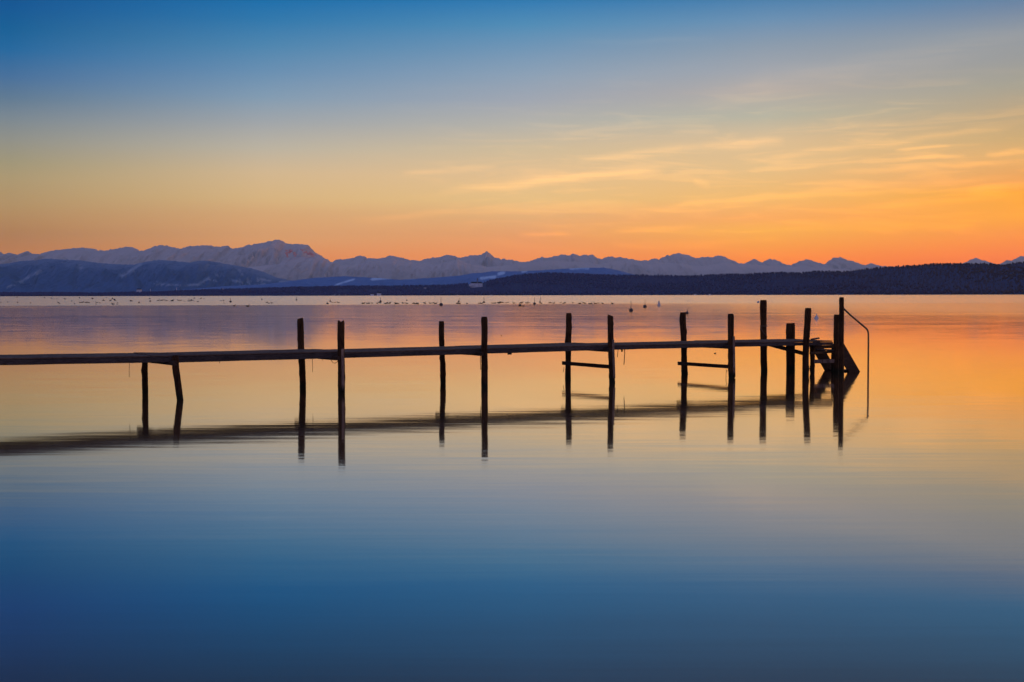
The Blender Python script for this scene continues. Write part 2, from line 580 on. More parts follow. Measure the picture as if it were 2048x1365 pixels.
def tree_at(p, h, r, conifer):
    b = len(V)
    k = 5
    a0 = rt.random() * 6
    if conifer:
        for i in range(k):
            a = a0 + 6.283 * i / k
            V.append((p.x + r * math.cos(a), p.y + r * math.sin(a), p.z + h * .05))
        V.append((p.x, p.y, p.z + h))
        for i in range(k):
            FC.append((b + i, b + (i + 1) % k, b + k))
    else:
        for zz, rr in ((.1, .6), (.55, 1.0), (.85, .6)):
            for i in range(k):
                a = a0 + 6.283 * i / k
                q = rr * r * rt.uniform(.8, 1.2)
                V.append((p.x + q * math.cos(a), p.y + q * math.sin(a), p.z + h * zz * rt.uniform(.92, 1.05)))
        V.append((p.x, p.y, p.z + h * .98))
        for j in range(2):
            for i in range(k):
                FC.append((b + j * k + i, b + j * k + (i + 1) % k, b + (j + 1) * k + (i + 1) % k, b + (j + 1) * k + i))
        for i in range(k):
            FC.append((b + 2 * k + i, b + 2 * k + (i + 1) % k, b + 3 * k))


BUILD_GAPS = [(676, 700, 586), (740, 770, 586), (935, 972, 573), (1022, 1042, 575), (272, 282, 582)]
for i in range(ncols - 1):
    for j in range(0, 27):
        A = nv[i * rows_n + j].co
        B = nv[(i + 1) * rows_n + j].co
        Cn = nv[i * rows_n + j + 1].co
        ridge = j in (25, 26)
        shore = j < 2
        for k in range(5 if (ridge or shore) else 2):
            u, w = rt.random(), rt.random()
            p = A.lerp(B, u) + (Cn - A) * w
            px, py = project(p)
            if any(a < px < b and abs(py - c) < 7 and A.z > 12 for a, b, c in BUILD_GAPS):
                continue
            con = noise.noise(Vector((p.x * .002, p.y * .002, 2))) + rt.uniform(-.4, .4) > -.05
            h = TREE * rt.uniform(.72, 1.22)
            if rt.random() < .05: h *= 1.25
            if px < 900: h *= .8
            tree_at(p - Vector((0, 0, 1)), h, h * rt.uniform(.22, .34) * (1 if con else 1.3), con)
fm, g = mat('wood_crowns')
pos = g.n('ShaderNodeNewGeometry').outputs['Position']
n1 = g.noise(pos, .004, 4, .6)
n2 = g.noise(pos, .05, 2, .6)
c = g.ramp(g.m('ADD', g.m('MULTIPLY', n1, .5), g.m('MULTIPLY', n2, .5)), [(.34, (.070, .080, .162)), (.5, (.085, .088, .178)), (.68, (.104, .098, .190))])  # crown colours include blue painted in for the haze
# barer, browner winter woods towards the right of the ridge
sx = g.n('ShaderNodeSeparateXYZ'); g.put(sx.inputs[0], pos)
c = g.mix(g.smooth(g.m('ADD', sx.outputs[0], g.m('MULTIPLY', n1, 600.0)), 500, 2600), c, (.088, .060, .072))
principled(g, c, .95, .05)
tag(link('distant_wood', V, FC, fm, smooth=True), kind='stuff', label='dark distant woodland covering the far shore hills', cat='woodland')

# ------------------------------------------------------------------ far buildings
def on_land(px, py, dfr):
    """point on the near hills seen at that place: distance as a share of the slope"""
    Y = shore_y(px) + near_W(px) * dfr
    return at_y(px, py, Y)


def house(name, label, cat, px, py, dfr, wpx, hpx, roofpx, depth=10, group=None, gable=True, mat_=None):
    p = on_land(px, py, dfr)
    s = p.y / F
    w, h, rf = wpx * s, hpx * s, roofpx * s
    o = empty(name, (p.x, p.y, p.z))
    tag(o, label, cat, group)
    mb = MB()
    x0, x1, y0, y1, z0, z1 = p.x - w / 2, p.x + w / 2, p.y, p.y + depth, p.z - 12, p.z + h
    mb.add([(x0, y0, z0), (x1, y0, z0), (x1, y1, z0), (x0, y1, z0), (x0, y0, z1), (x1, y0, z1), (x1, y1, z1), (x0, y1, z1)],
           [(0, 1, 5, 4), (1, 2, 6, 5), (2, 3, 7, 6), (3, 0, 4, 7), (4, 5, 6, 7)])
    mb.build('wall', mat_ or M_wall, o)
    e = .6
    ym = (y0 + y1) / 2
    rb = MB().add([(x0 - e, y0 - e, z1 + .02), (x1 + e, y0 - e, z1 + .02), (x1 + e, y1 + e, z1 + .02), (x0 - e, y1 + e, z1 + .02),
                   (x0 + w * .1, ym, z1 + rf), (x1 - w * .1, ym, z1 + rf)],
                  [(0, 1, 5, 4), (2, 3, 4, 5), (1, 2, 5), (3, 0, 4), (3, 2, 1, 0)])
    rb.build('roof', M_roof, o)
    return o


# monastery church on the hill, left of the middle
mon = house('monastery', 'pale monastery with a dark onion spire on the wooded hill, left of the middle', 'monastery', 953, 572.5, .55, 24, 5.5, 3.0, 20)
p = on_land(955, 572, .55); s = p.y / F
tw = MB()
cx, cy = p.x, p.y + 4
tw.box((cx, cy, p.z), (cx, cy, p.z + 15 * s), 2.6 * s, 2.6 * s, up=Vector((0, 1, 0)))
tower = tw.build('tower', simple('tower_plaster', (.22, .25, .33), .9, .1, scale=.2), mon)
MB().lathe((cx, cy, p.z + 15.0 * s), [(1.3 * s, 0), (1.7 * s, .8 * s), (2.0 * s, 1.8 * s), (1.3 * s, 3.0 * s), (.7 * s, 4.0 * s), (.8 * s, 4.8 * s), (.3 * s, 6 * s), (.1 * s, 9 * s)], 10).build('onion_dome', M_roof, tower)
MB().box((p.x - 10 * s, p.y - 6, p.z + 1 * s), (p.x - 17 * s, p.y - 6, p.z + 1 * s), 10, 4 * s).build('side_wing', M_wall, mon)
house('country_house', 'pale blue house among trees below the rounded wooded hill', 'house', 1031, 577, .40, 9, 3.0, 1.6)
house('country_house', 'small pale house right of the blue hillside house', 'house', 1040, 573.5, .5, 3, 2.0, 1.2)
house('boathouse', 'long low white boathouse, left of a row of three on the far shore', 'boathouse', 666, 592, -.01, 8, 3.0, 1.2)
house('boathouse', 'bright white lakeside building in the middle of the shore row', 'boathouse', 678, 592, -.01, 7, 3.5, 1.0)
house('boathouse', 'white lakeside building at the right end of the shore row', 'boathouse', 690, 592, -.01, 8, 3.5, 1.2)
house('lake_house', 'white house on the far shore beneath the tall shoreline tree', 'house', 744, 592, -.01, 6, 3.5, 1.6)
house('lake_house', 'stepped pale house on the far shore next to the tall tree', 'house', 758, 592, -.01, 8, 5, 2.5)
house('lake_house', 'tiny pale house by the water below the monastery', 'house', 982, 592, -.01, 6, 2, 1)
house('lake_house', 'pale house on the right shore, near the slim tall mooring rods', 'house', 1228, 591.5, -.01, 9, 2.5, 1.3)
house('lake_house', 'small white house on the shore beyond the fifth jetty bay', 'house', 1391, 590.5, .04, 4, 2.2, 1.2)
house('lake_house', 'small white house on the shore left of the tall jetty post', 'house', 1420, 590.5, .04, 4, 2.2, 1.2)
house('lake_house', 'lone pale house low on the wooded hill beyond the right jetty end', 'house', 1667, 585, .12, 4, 2, 1.2)
house('lake_house', 'faint pale cottage high on the wooded hill, right of the middle', 'house', 1143, 563, .62, 3, 2, 1.2)
house('lake_house', 'pale farmhouse on the hillside left of the monastery', 'house', 850, 577.5, .6, 5, 2, 1.2)
house('lake_house', 'pale farmhouse half hidden in woods left of the monastery', 'house', 836, 577.8, .6, 4, 1.6, 1.0)
house('white_hall', 'white domed hall rising above the low left shoreline wood', 'hall', 277, 583.5, .9, 8, 4, 2, 20)
for xx, hh, lb in ((301, 4, 'short white tower above the low wood, right of the domed hall'), (353, 7, 'tall white chimney tower above the low left wood'),
                   (408, 5, 'white silo tower above the low wood under the ski meadow'), (446, 6, 'faint slim white tower, rightmost above the left wood')):
    p = on_land(xx, 583, .9); s = p.y / F
    o = MB().lathe((p.x, p.y, p.z - 10), [(.9 * s, 0), (.8 * s, 10 + hh * s), (.5 * s, 10 + (hh + .6) * s)], 10).build('white_tower', M_wall)
    tag(o, lb, 'tower')
for k, (xx, yy, w) in enumerate([(1097, 592, 3), (915, 592, 4), (1000, 588, 3), (950, 586, 3)]):
    house('lake_house', ['pale shoreline cottage right of the paired tilted rods', 'pale shoreline cottage left of the church hill', 'pale cottage on the slope just below the monastery, right side',
                         'pale cottage on the slope straight under the spire'][k], 'house', xx, yy, .02 if k < 2 else .15, w, 2, 1)
# church-like mast
p = on_land(1062, 545, .95)

# cloud scraps at the high peak, alpenglow pink put into their albedo
cm, g = mat('alpenglow_tinted_cloud')
pos = g.n('ShaderNodeNewGeometry').outputs['Position']
b = g.n('ShaderNodeBsdfDiffuse'); b.inputs[0].default_value = (1.0, .50, .44, 1)
tl = g.n('ShaderNodeBsdfTranslucent'); tl.inputs[0].default_value = (1.0, .50, .42, 1)
tr = g.n('ShaderNodeBsdfTransparent')
m1 = g.n('ShaderNodeMixShader'); m1.inputs[0].default_value = .5
g.t.links.new(b.outputs[0], m1.inputs[1]); g.t.links.new(tl.outputs[0], m1.inputs[2])
m2 = g.n('ShaderNodeMixShader')
lwt = g.n('ShaderNodeLayerWeight'); lwt.inputs[0].default_value = .4
op = g.m('MULTIPLY', g.m('POWER', g.m('SUBTRACT', 1.0, lwt.outputs['Facing']), 1.6), g.smooth(g.noise(pos, .003, 4, .6), .25, .5, .35, 1.0), clamp=True)
g.put(m2.inputs[0], g.m('MULTIPLY', op, 1.6, clamp=True))
g.t.links.new(tr.outputs[0], m2.inputs[1]); g.t.links.new(m1.outputs[0], m2.inputs[2])
oo = g.n('ShaderNodeOutputMaterial'); g.t.links.new(m2.outputs[0], oo.inputs[0])


def cloud(label, blobs, seed):
    mb = MB()
    r_ = random.Random(seed)
    for px, py, rad, k in blobs:
        for _ in range(k):
            q = at_y(px + r_.uniform(-1, 1) * rad, py + r_.uniform(-1, 1) * rad * .8, 41500 + r_.uniform(-1, 1) * rad * 12)
            rr = rad * r_.uniform(.3, .6) * 41500 / F
            mb.ball(q, rr, 12, 8, (1, 1, .75))
    o = mb.build('pink_cloud', cm, smooth=True)
    tag(o, label, 'cloud')


cloud('small pink cloud hanging on the wall below the highest peak', [(578, 506, 6, 9), (572, 512, 4, 5), (584, 503, 5, 5), (590, 509, 5, 4)], 1)
cloud('pink cloud streak trailing down the right shoulder of the highest peak', [(602, 500, 3, 4), (609, 503, 4, 6), (616, 507, 4, 6), (622, 510, 4, 6), (628, 511, 3, 4)], 2)

# ------------------------------------------------------------------ jetty
def wl(px):                       # row where the near posts meet the water
    return horizon(px) + 223.6 - .039 * px


A0 = on_plane(0, wl(0)); B0 = on_plane(1682, wl(1682))
U = (B0 - A0).normalized()
N = Vector((-U.y, U.x, 0))
FARO = 1.62


def on_line(px, off=0.0):
    """point of the near (off 0) or far post line under photo column px"""
    d = ray(px, 700); d.z = 0
    q = A0 + N * off
    # CO + t d = q + s U
    det = d.x * -U.y + U.x * d.y
    t = ((q.x) * -U.y + U.x * (q.y)) / det
    return Vector((d.x * t, d.y * t, 0))


jet = empty('jetty', A0.lerp(B0, .5))
tag(jet, 'long weathered wooden bathing jetty on uneven posts, with stairs at its right end', 'jetty')


def post(base, rows_, width, seed, top='flat', name='post', parent=jet, lumps=1.0, mat_=None, n=16):
    """rows_: [(px, py)] from the top down to the water; the log keeps its depth"""
    Y = base.y
    pts = [at_y(px, py, Y) for px, py in rows_]
    last = pts[-1]
    dirn = (pts[-1] - pts[-2]).normalized()
    pts.append(Vector((last.x + dirn.x * .3, Y, -.9)))
    # resample
    L = [0]
    for a, b_ in zip(pts, pts[1:]): L.append(L[-1] + (b_ - a).length)
    K = max(12, int(L[-1] / .045))
    vs, fs = [], []
    r = width / 2 * Y / F
    rnd = random.Random(seed)
    knots = [(rnd.uniform(0, L[-1]), rnd.uniform(0, 6.28), rnd.uniform(.004, .012) * lumps, rnd.uniform(.03, .08)) for _ in range(9)]
    for j in range(K + 1):
        s_ = L[-1] * j / K
        i = max(k for k in range(len(L) - 1) if L[k] <= s_ + 1e-9)
        c = pts[i].lerp(pts[i + 1], (s_ - L[i]) / (L[i + 1] - L[i]))
        wob = .006 * lumps
        c = c + Vector((noise.noise(Vector((s_ * 1.9, seed, 0))) * wob, noise.noise(Vector((s_ * 1.9, seed, 5))) * wob, 0))
        rr = r * (1 + .07 * noise.noise(Vector((s_ * 2.3, seed, 9))) * lumps)
        if j == 0: rr *= .86
        for k in range(n):
            a = 2 * math.pi * k / n
            q = rr * (1 + .07 * lumps * noise.noise(Vector((math.cos(a) * 1.6, math.sin(a) * 1.6, s_ * 2.2 + seed * 3))))
            q += .0035 * noise.noise(Vector((math.cos(a) * 6, math.sin(a) * 6, s_ * 14 + seed)))
            for ks, ka, kh, kw in knots:
                q += kh * math.exp(-((s_ - ks) / kw) ** 2 - (math.sin((a - ka) / 2) / .35) ** 2)
            z = c.z
            x_, y_ = q * math.cos(a), q * math.sin(a)
            if j <= 1:
                lo_ = 0 if j == 0 else -.012
                if top == 'slant': z += lo_ - (x_ + r) * .35 + r * .2
                elif top == 'slantr': z += lo_ + (x_) * .25
                elif top == 'notch': z += lo_ - .035 * math.exp(-(x_ / (r * .45)) ** 2) + .012
                else: z += lo_ + .006 * noise.noise(Vector((x_ * 30, y_ * 30, seed)))
            vs.append((c.x + x_, c.y + y_, z))
    for j in range(K):
        for k in range(n):
            fs.append((j * n + k, j * n + (k + 1) % n, (j + 1) * n + (k + 1) % n, (j + 1) * n + k))
    # top cap with a centre point
    cv = sum((Vector(vs[k]) for k in range(n)), Vector()) / n
    if top == 'notch': cv.z -= .02
    vs.append(tuple(cv))
    fs += [(len(vs) - 1, (k + 1) % n, k) for k in range(n)]
    return link(name, vs, fs, mat_ or M_post, parent, smooth=False)


near_p = {}
far_p = {}
for key, x_w, rows_, w, top, off, lp in [
    ('n1', 358, [(350.5, 711), (351, 735), (356, 770), (360.5, 800)], 12.5, 'flat', 0, 1.6),
    ('n2', 683, [(682, 642), (682, 700), (682.5, 740), (683, 784)], 14.2, 'notch', 0, .9),
    ('n3', 969, [(968.5, 634), (968.5, 700), (969, 777)], 12.6, 'flat', 0, 1.0),
    ('n4', 1224, [(1220.5, 630), (1221.5, 690), (1224.3, 766)], 11.6, 'slant', 0, 1.1),
    ('n5', 1463, [(1461.5, 628), (1461.8, 690), (1463.5, 756)], 12.4, 'flat', 0, .9),
    ('n6', 1612, [(1616.5, 616.5), (1614.5, 660), (1613, 680), (1611, 720), (1611, 749)], 13.0, 'flat', 0, 1.1),
    ('f1', 290, [(290, 716), (290, 745), (290.5, 780)], 11.8, 'flat', FARO, 1.0),
    ('f2', 605, [(600.5, 637), (602, 690), (605.5, 760), (606.0, 777)], 12.8, 'slantr', FARO, 1.0),
    ('f3', 886, [(883, 643), (883.5, 690), (885.5, 740), (886, 765)], 10.6, 'flat', FARO, 1.4),
    ('f4', 1137, [(1137.5, 626.5), (1136.5, 690), (1136, 757)], 11.6, 'flat', FARO, 1.2),
    ('f5', 1368, [(1366.5, 625), (1366, 640), (1367.5, 690), (1369, 750)], 12.0, 'flat', FARO, 1.8),
    ('f6', 1528, [(1527, 600.5), (1527, 650), (1527.5, 700), (1528.2, 745)], 13.2, 'flat', FARO, .9)]:
    bp = on_line(x_w, off)
    near_p[key] = bp
    post(bp, rows_, w, hash_ if False else (ord(key[0]) + int(key[1]) * 7) * .37, top, lumps=lp)
# double post
bp = on_line(1580, FARO); near_p['f7'] = bp
post(bp, [(1578, 647), (1578, 690), (1578.5, 744)], 12.0, 61.3, 'flat')
post(bp + Vector((0, -.02, 0)), [(1586, 646.5), (1585.8, 690), (1586, 744)], 8.4, 63.1, 'flat')


def free_base(px, v):
    return on_plane(px, horizon(px) + v)


post(free_base(1625, 157.5), [(1623.5, 687), (1624.5, 700), (1625, 746)], 9.5, 71.7, 'flat', lumps=2.2)
post(free_base(1667, 154.8), [(1667, 694), (1667, 744)], 9.0, 77.7, 'flat', lumps=1.2)
post(free_base(1673.5, 158.2), [(1673.5, 629.5), (1673, 690), (1673, 746)], 11.5, 83.9, 'flat', lumps=.8)
post(free_base(1683, 160.0), [(1683.2, 595), (1683, 640), (1683, 700), (1683, 748)], 9.8, 91.3, 'flat', lumps=1.0)

# deck: sections between the supports, each with planks, two edge beams and a cross beam
# (column, underside height)
knots_ = [(-330, .700), (300, .655), (353, .638), (683, .640), (968, .650), (1221, .662), (1461, .658), (1666, .642)]
FACES = [.085, .086, .096, .080, .080, .066, .070]
E0, E1 = .10, 1.44            # near and far edge, measured from the near post line


def along(px, off):
    return on_line(px, off)


for i, ((xa, ha), (xb, hb)) in enumerate(zip(knots_, knots_[1:])):
    if i == 0:
        xb = 302
    if i == 1:
        xa, ha, hb = 299, .655, .645
        xb, hb = 355, .640
    FACE = FACES[i]
    za, zb = Vector((0, 0, ha)), Vector((0, 0, hb))
    jog = .004 * (i % 3)
    over = .0 if i != 1 else .01
    pa, pb = on_line(xa, E0 + jog), on_line(xb, E0 + jog)
    up = Vector((0, 0, FACE / 2 + (.012 if i == 1 else .006 if i > 1 else 0)))
    off_b = Vector((0, 0, 0))
    ov = U * .06 if i != 0 else U * 0
    MB().beam(pa + za + up - ov * .2 + N * .025, pb + zb + up + N * .025, .05, FACE, seed=i + 1, amp=.006).build('edge_beam', M_beam, jet)
    pa2, pb2 = pa + N * (E1 - E0), pb + N * (E1 - E0)
    MB().beam(pa2 + za + up - N * .025, pb2 + zb + up - N * .025, .05, FACE, seed=i + 21, amp=.006).build('edge_beam', M_beam, jet)
    # long planks laid on top
    pk = MB()
    npk = 8
    wpk = (E1 - E0) / npk
    rr = random.Random(i)
    for k in range(npk):
        off = N * (wpk * (k + .5))
        lift = Vector((0, 0, FACE + .016 + rr.uniform(-.003, .004) + (.012 if i == 1 else .006 if i > 1 else 0)))
        pk.beam(pa + off + za + lift + U * rr.uniform(.0, .03), pb + off + zb + lift - U * rr.uniform(0, .03), wpk - .012, .028, seed=i * 10 + k, amp=.003)
    pk.build('deck_planks', M_deck, jet)

for a, b_, hz in [('n1', 'f1', .642), ('n2', 'f2', .652), ('n3', 'f3', .664), ('n4', 'f4', .672), ('n5', 'f5', .668)]:
    pa = Vector((near_p[a].x, near_p[a].y, hz)); pb = Vector((near_p[b_].x, near_p[b_].y, hz))
    d = (pb - pa).normalized()
    MB().beam(pa - d * .09 - U * .10, pb + d * .09 - U * .10, .07, .075, seed=hz * 90 + ord(a[1]), amp=.005).build('cross_beam', M_brace, jet)
for a, b_, hn, hf in [('n4', 'f4', .325, .330), ('n5', 'f5', .240, .240)]:
    pa = Vector((near_p[a].x, near_p[a].y, hn)); pb = Vector((near_p[b_].x, near_p[b_].y, hf))
    d = (pb - pa).normalized()
    MB().beam(pa + N * .05 - U * .02, pb + d * .10 - U * .085, .035, .078, seed=ord(a[1]) + 3, amp=.003).build('cross_brace', M_brace, jet)
# long slanting brace from the tall post to the post before the stairs
pa = near_p['f6'] + Vector((0, 0, .645)) - N * .09
pb = near_p['n6'] + Vector((0, 0, .475)) + N * .08
MB().beam(pa, pb, .04, .085, seed=41, amp=.003).build('slanting_brace', M_brace, jet)
pe = free_base(1667, 155.5) + Vector((0, 0, .475))
MB().beam(pb + U * .2, pe, .04, .055, seed=43, amp=.003).build('slanting_brace', M_brace, jet)
# end beam below the deck
MB().beam(on_line(1628, .2) + Vector((0, 0, .605)), on_line(1668, .2) + Vector((0, 0, .605)), .05, .07, seed=47).build('end_beam', M_brace, jet)
# landing board between the end posts
pa = at_y(1628, 723.5, free_base(1625, 158.3).y); pb = at_y(1672.5, 722.5, free_base(1673, 158.3).y)
MB().beam(pa, pb, .03, .085, seed=48, amp=.003, step=.1).build('landing_board', M_batten, jet)
# a bolt head and washer block under the edge beam
bq = on_line(1016, .12) + Vector((0, 0, .645))
MB().box(bq, bq + U * .07, .05, .035).build('bolt', M_brace, jet)
# battens nailed to the near posts
for key, x0, y0, x1, y1, w in [('n2', 685.2, 698, 686.2, 783, 5.2), ('n4', 1226.0, 680, 1228.5, 757, 4.6), ('n5', 1467.3, 673, 1468.6, 755, 4.4)]:
    Y = near_p[key].y - .055
    a = at_y(x0, y0, Y); b_ = at_y(x1, y1, Y)
    mb = MB(); mb.box(a, b_, w * Y / F, .035, up=Vector((0, 1, 0)), bev=.003)
    mb.build('batten', M_batten, jet)

# stairs at the end
st = free_base(1708, 155.2)
st.z = 0
stairs = MB()


def stringer(base, name_seed):
    th = .04
    w = .345
    run, rise = .50, .66
    pts2 = [(-w / 2 - run, rise), (w / 2 - run - .04, rise + .05), (w / 2, 0), (w / 2 + .25, -.33), (-w / 2 + .25, -.33)]
    vs = [base + U * s_ + Vector((0, 0, z)) + N * o_ for o_ in (-th / 2, th / 2) for s_, z in pts2]
    k = len(pts2)
    return MB().add(vs, [tuple(range(k)), tuple(range(k, 2 * k))[::-1]] + [(i, (i + 1) % k, k + (i + 1) % k, k + i)[::-1] for i in range(k)])


sb = st + N * 0
stair = stringer(sb, 1).build('stringer', M_brace, jet)
stringer(sb + N * .78, 2).build('stringer', M_brace, jet)
for q, z in ((-.40, .50), (-.22, .26), (-.02, .02)):
    c0 = sb + U * (q + .06) + Vector((0, 0, z)) + N * .022
    MB().beam(c0, c0 + N * .736, .22, .03, seed=z * 50 + 3, amp=.002).build('stair_tread', M_deck, jet)
# handrail
Yr = free_base(1737, 159.5).y
hp = [at_y(1688, 620, Yr - .0), at_y(1700, 630, Yr), at_y(1722, 648.5, Yr), at_y(1731, 656), at_y(1735, 660.5, Yr)] if False else None
rail_pts = [(1686.5, 618), (1700, 630), (1716, 643.5), (1728, 653.6), (1732, 657), (1734.6, 660), (1736.2, 663.5), (1736.8, 668), (1736.9, 690), (1736.6, 720), (1736.4, 748)]
pts = [at_y(x, y, Yr) for x, y in rail_pts]
pts[0].y -= .05
pts.append(Vector((pts[-1].x, pts[-1].y, -.8)))
MB().tube(pts, .020, 10).build('handrail', M_metal, jet, smooth=True)

# loose plank on the deck end
c0 = on_line(1622, .55) + Vector((0, 0, .768)); c1 = on_line(1638, .45) + Vector((0, 0, .795))
o = MB().beam(c0, c1, .16, .03, seed=5, amp=.003, step=.1).build('loose_plank', M_beam)
tag(o, 'short loose plank lying tilted on the jetty deck near the stairs', 'plank')
# a little stone / peg on the deck
pp = on_line(1562, .6) + Vector((0, 0, .851))
# ropes hanging from the jetty
def hang(label, x, y0, y1, off, r=.004, sway=0.0, m=M_rope):
    a = on_line(x, off)
    pts = [at_y(x + sway * (t / 6) ** 2 + .6 * noise.noise(Vector((x, t * .6, 0))), y0 + (y1 - y0) * t / 6, a.y) for t in range(7)]
    o = MB().tube(pts, r, 6).build('hanging_rope', m)
    tag(o, label, 'rope')


hang('thin cord hanging from the deck left of the first two posts', 258.5, 724, 755, .25, .004)
hang('very short cord end under the deck right of the crooked short post', 439, 719, 727, .25, .005)
hang('thin cord hanging just right of the second tall-post pair\'s left post', 625, 712, 745, .3, .004)
hang('short frayed cord between the hanging cord and the notched post', 646.5, 714, 722, .2, .004, -2)
hang('thin cord hanging along the left side of the straight thick post', 960.5, 703, 740, .1, .006, 1)
hang('short thin rope right of the slanted-top post, leftmost of three', 1236, 697, 715, .2, .006, -1.5)
hang('thick stubby rope end, middle one of three under the deck', 1244, 697, 704, .2, .018)
hang('long rope dangling under the deck, rightmost of three', 1249.5, 697, 730, .2, .008, -1.5)
hang('frayed rope end at the left tip of the lower cross brace', 1128, 735, 745, FARO - .1, .005, -2)
hang('long cord below the right cross brace, beside its near post', 1452.5, 740, 762, .15, .005, -1)
pts = [at_y(x, y, on_line(662, .2).y) for x, y in [(661, 716), (663, 722), (666, 726), (670, 727), (674, 724.5), (677, 721)]]
tag(MB().tube(pts, .005, 6).build('hanging_rope', M_rope), 'looped rope hanging under the deck against the notched post', 'rope')
pts = [at_y(x, y, on_line(1455, .1).y) for x, y in [(1452, 739), (1453.5, 743), (1456.5, 742), (1456.0, 738)]]
tag(MB().tube(pts, .005, 6).build('hanging_rope', M_rope), 'small rope loop under the right cross brace', 'rope')
# rope round the tall post
fp = near_p['f6']
rp = fp.y - .085
pts = []
for k in range(13):
    t = 2 * math.pi * k / 12
    q = at_y(1527, 652.5, fp.y)
    pts.append(q + Vector((.087 * math.cos(t), .087 * math.sin(t), .004 * math.sin(2 * t))))
mb = MB().tube(pts, .007, 6, caps=False)
mb.tube([at_y(x, y, rp) for x, y in [(1521.5, 652), (1522.5, 658), (1526, 664), (1531, 670), (1534.5, 675)]], .007, 6)
tag(mb.build('mooring_rope', M_paleRope), 'pale rope wound round the tall post near the jetty end', 'rope')

# ------------------------------------------------------------------ buoys
def buoy(px, py, rpx, rod=0, tilt=0, kind='ball', label='', group=None, ring=False, m=None):
    p = on_plane(px, py)
    s = p.length / F
    r = rpx * s
    o = empty('mooring_buoy', p)
    tag(o, label, 'buoy', group)
    mm = m or M_dull
    zc = 0
    if kind == 'ball':
        MB().ball(p + Vector((0, 0, r * .35)), r, 16, 12).build('float_ball', mm, o, smooth=True)
        zc = r * 1.2
    elif kind == 'cone':
        MB().lathe(p, [(r * .4, -.3), (r, -.03), (r, .02 * 1), (r * .72, r * .45), (r * .42, r * .95), (r * .2, r * 1.5), (r * .08, r * 1.9)], 16).build('float_cone', mm, o, smooth=True)
        zc = r * 1.9
    elif kind == 'pear':
        MB().lathe(p, [(r * .3, -.2), (r * .95, -.03), (r, r * .5), (r * .8, r * 1.2), (r * .5, r * 2.0), (r * .38, r * 2.7), (r * .42, r * 3.0), (r * .15, r * 3.2)], 14).build('float_body', mm, o, smooth=True)
        zc = r * 3.1
    if rod:
        top = Vector((tilt * s, 0, zc + rod * s))
        rd = MB().tube([p + Vector((0, 0, zc - r * .2)), p + top * .5 + Vector((0, 0, zc * .5)), p + top], .38 * s, 6)
        rdo = rd.build('rod', M_rod, o)
        if ring:
            cpt = p + top + Vector((0, 0, 1.6 * s))
            rg = [cpt + Vector((1.7 * s * math.cos(t / 10 * 6.283), 0, 1.7 * s * math.sin(t / 10 * 6.283))) for t in range(11)]
            MB().tube(rg, .35 * s, 5, caps=False).build('ring', M_rod, rdo)
    return o


buoy(1633, 637.5, 5, kind='cone', label='white cone shaped buoy floating between the last jetty posts', m=M_white)
buoy(1318, 612.5, 3.3, kind='pear', label='pale pear shaped buoy, rightmost of three buoys in the middle distance', m=M_white)
buoy(1290, 615, 3.7, rod=12, label='grey ball buoy with a fine rod, middle one of three', m=M_dull)
buoy(1262, 622.5, 4.2, rod=15, label='grey ball buoy with long rod, nearest and leftmost of three', m=M_dull)
buoy(1374, 627.5, 3.2, rod=8, tilt=3, ring=True, label='ball buoy with a tilted ringed rod just right of a jetty post', m=M_dull)
buoy(1516.5, 606, 2.7, label='small pale buoy just left of the tall thick post', m=M_white)
buoy(1040, 612.5, 3.1, label='round grey buoy without rod, right of the thick straight post', m=M_dull)
buoy(1069, 609, 2.9, rod=9, label='grey buoy with rod right of the rodless round buoy', m=M_dull)
buoy(1080, 605.5, 1.9, rod=8, tilt=1.5, label='small far buoy with slightly tilted rod', m=M_dull)
buoy(968, 606, 2.4, rod=8, label='buoy with short rod straight above the thick straight post', m=M_dull)
buoy(917.5, 604, 2.0, rod=5, tilt=1.5, label='small buoy with a bird-like crooked rod', m=M_dull)
buoy(882, 611, 3.6, rod=12, label='dark buoy with tall stout rod above the slim post', m=M_dull)
buoy(813.5, 601.8, 1.6, label='tiny rodless buoy over the right half of the bird row', m=M_dull)
buoy(761, 604.5, 2.6, rod=6, label='buoy with rod amid the row of water birds', m=M_dull)
buoy(660.5, 603.7, 1.8, rod=4, label='small rod buoy, farther of the pair beyond the notched post', m=M_dull)
buoy(655, 608.5, 2.3, label='rounded buoy, nearer of the pair beyond the notched post', m=M_dull)
buoy(593, 601.3, 1.7, rod=5, label='small rod buoy beyond the tall post left of the notched one', m=M_dull)
buoy(523.5, 600.5, 1.3, rod=3, label='tiny rod buoy alone between the left birds and the first tall post', m=M_dull)
buoy(461, 605, 2.5, rod=6, label='round dark buoy with faint rod, largest on the left half', m=M_dull)
buoy(278, 606.6, 1.9, kind='cone', label='small dark cone buoy near the left frame third', m=M_dull)
FARL = 'tiny dark buoy in the scattered mooring field far out on the left'
for x, y, r in [(447, 602.3, 1.5), (442, 602.5, 1.2), (448, 607, 1), (402, 598, 1.6), (408, 598.5, 1), (388.5, 597.5, 1.4), (378, 599.5, 1.1), (382.5, 599.8, 1), (300.5, 603.8, 1.9), (299.5, 598.4, 1.4),
                (261.5, 603, 1.8), (264.5, 602.8, 1.1), (235, 606.2, 1), (229, 600.4, 1.8), (225, 598.3, 1.6), (192, 609.2, 1.1), (185, 598.4, 1.9), (149, 608.4, 1.2), (159, 596.8, 1.3), (143.5, 603.2, 1.1),
                (102, 597, 1.0), (89, 596.6, 1.2), (61, 607, 1.1), (35, 605.8, 1.3), (15, 605, 1.1), (2, 605.7, 1.1), (34, 595.6, 1.1), (213, 596.6, .8), (108, 599, .8), (128, 597.6, .9)]:
    buoy(x, y, r, label=FARL, group='mooring buoys far out on the left', m=M_dull)


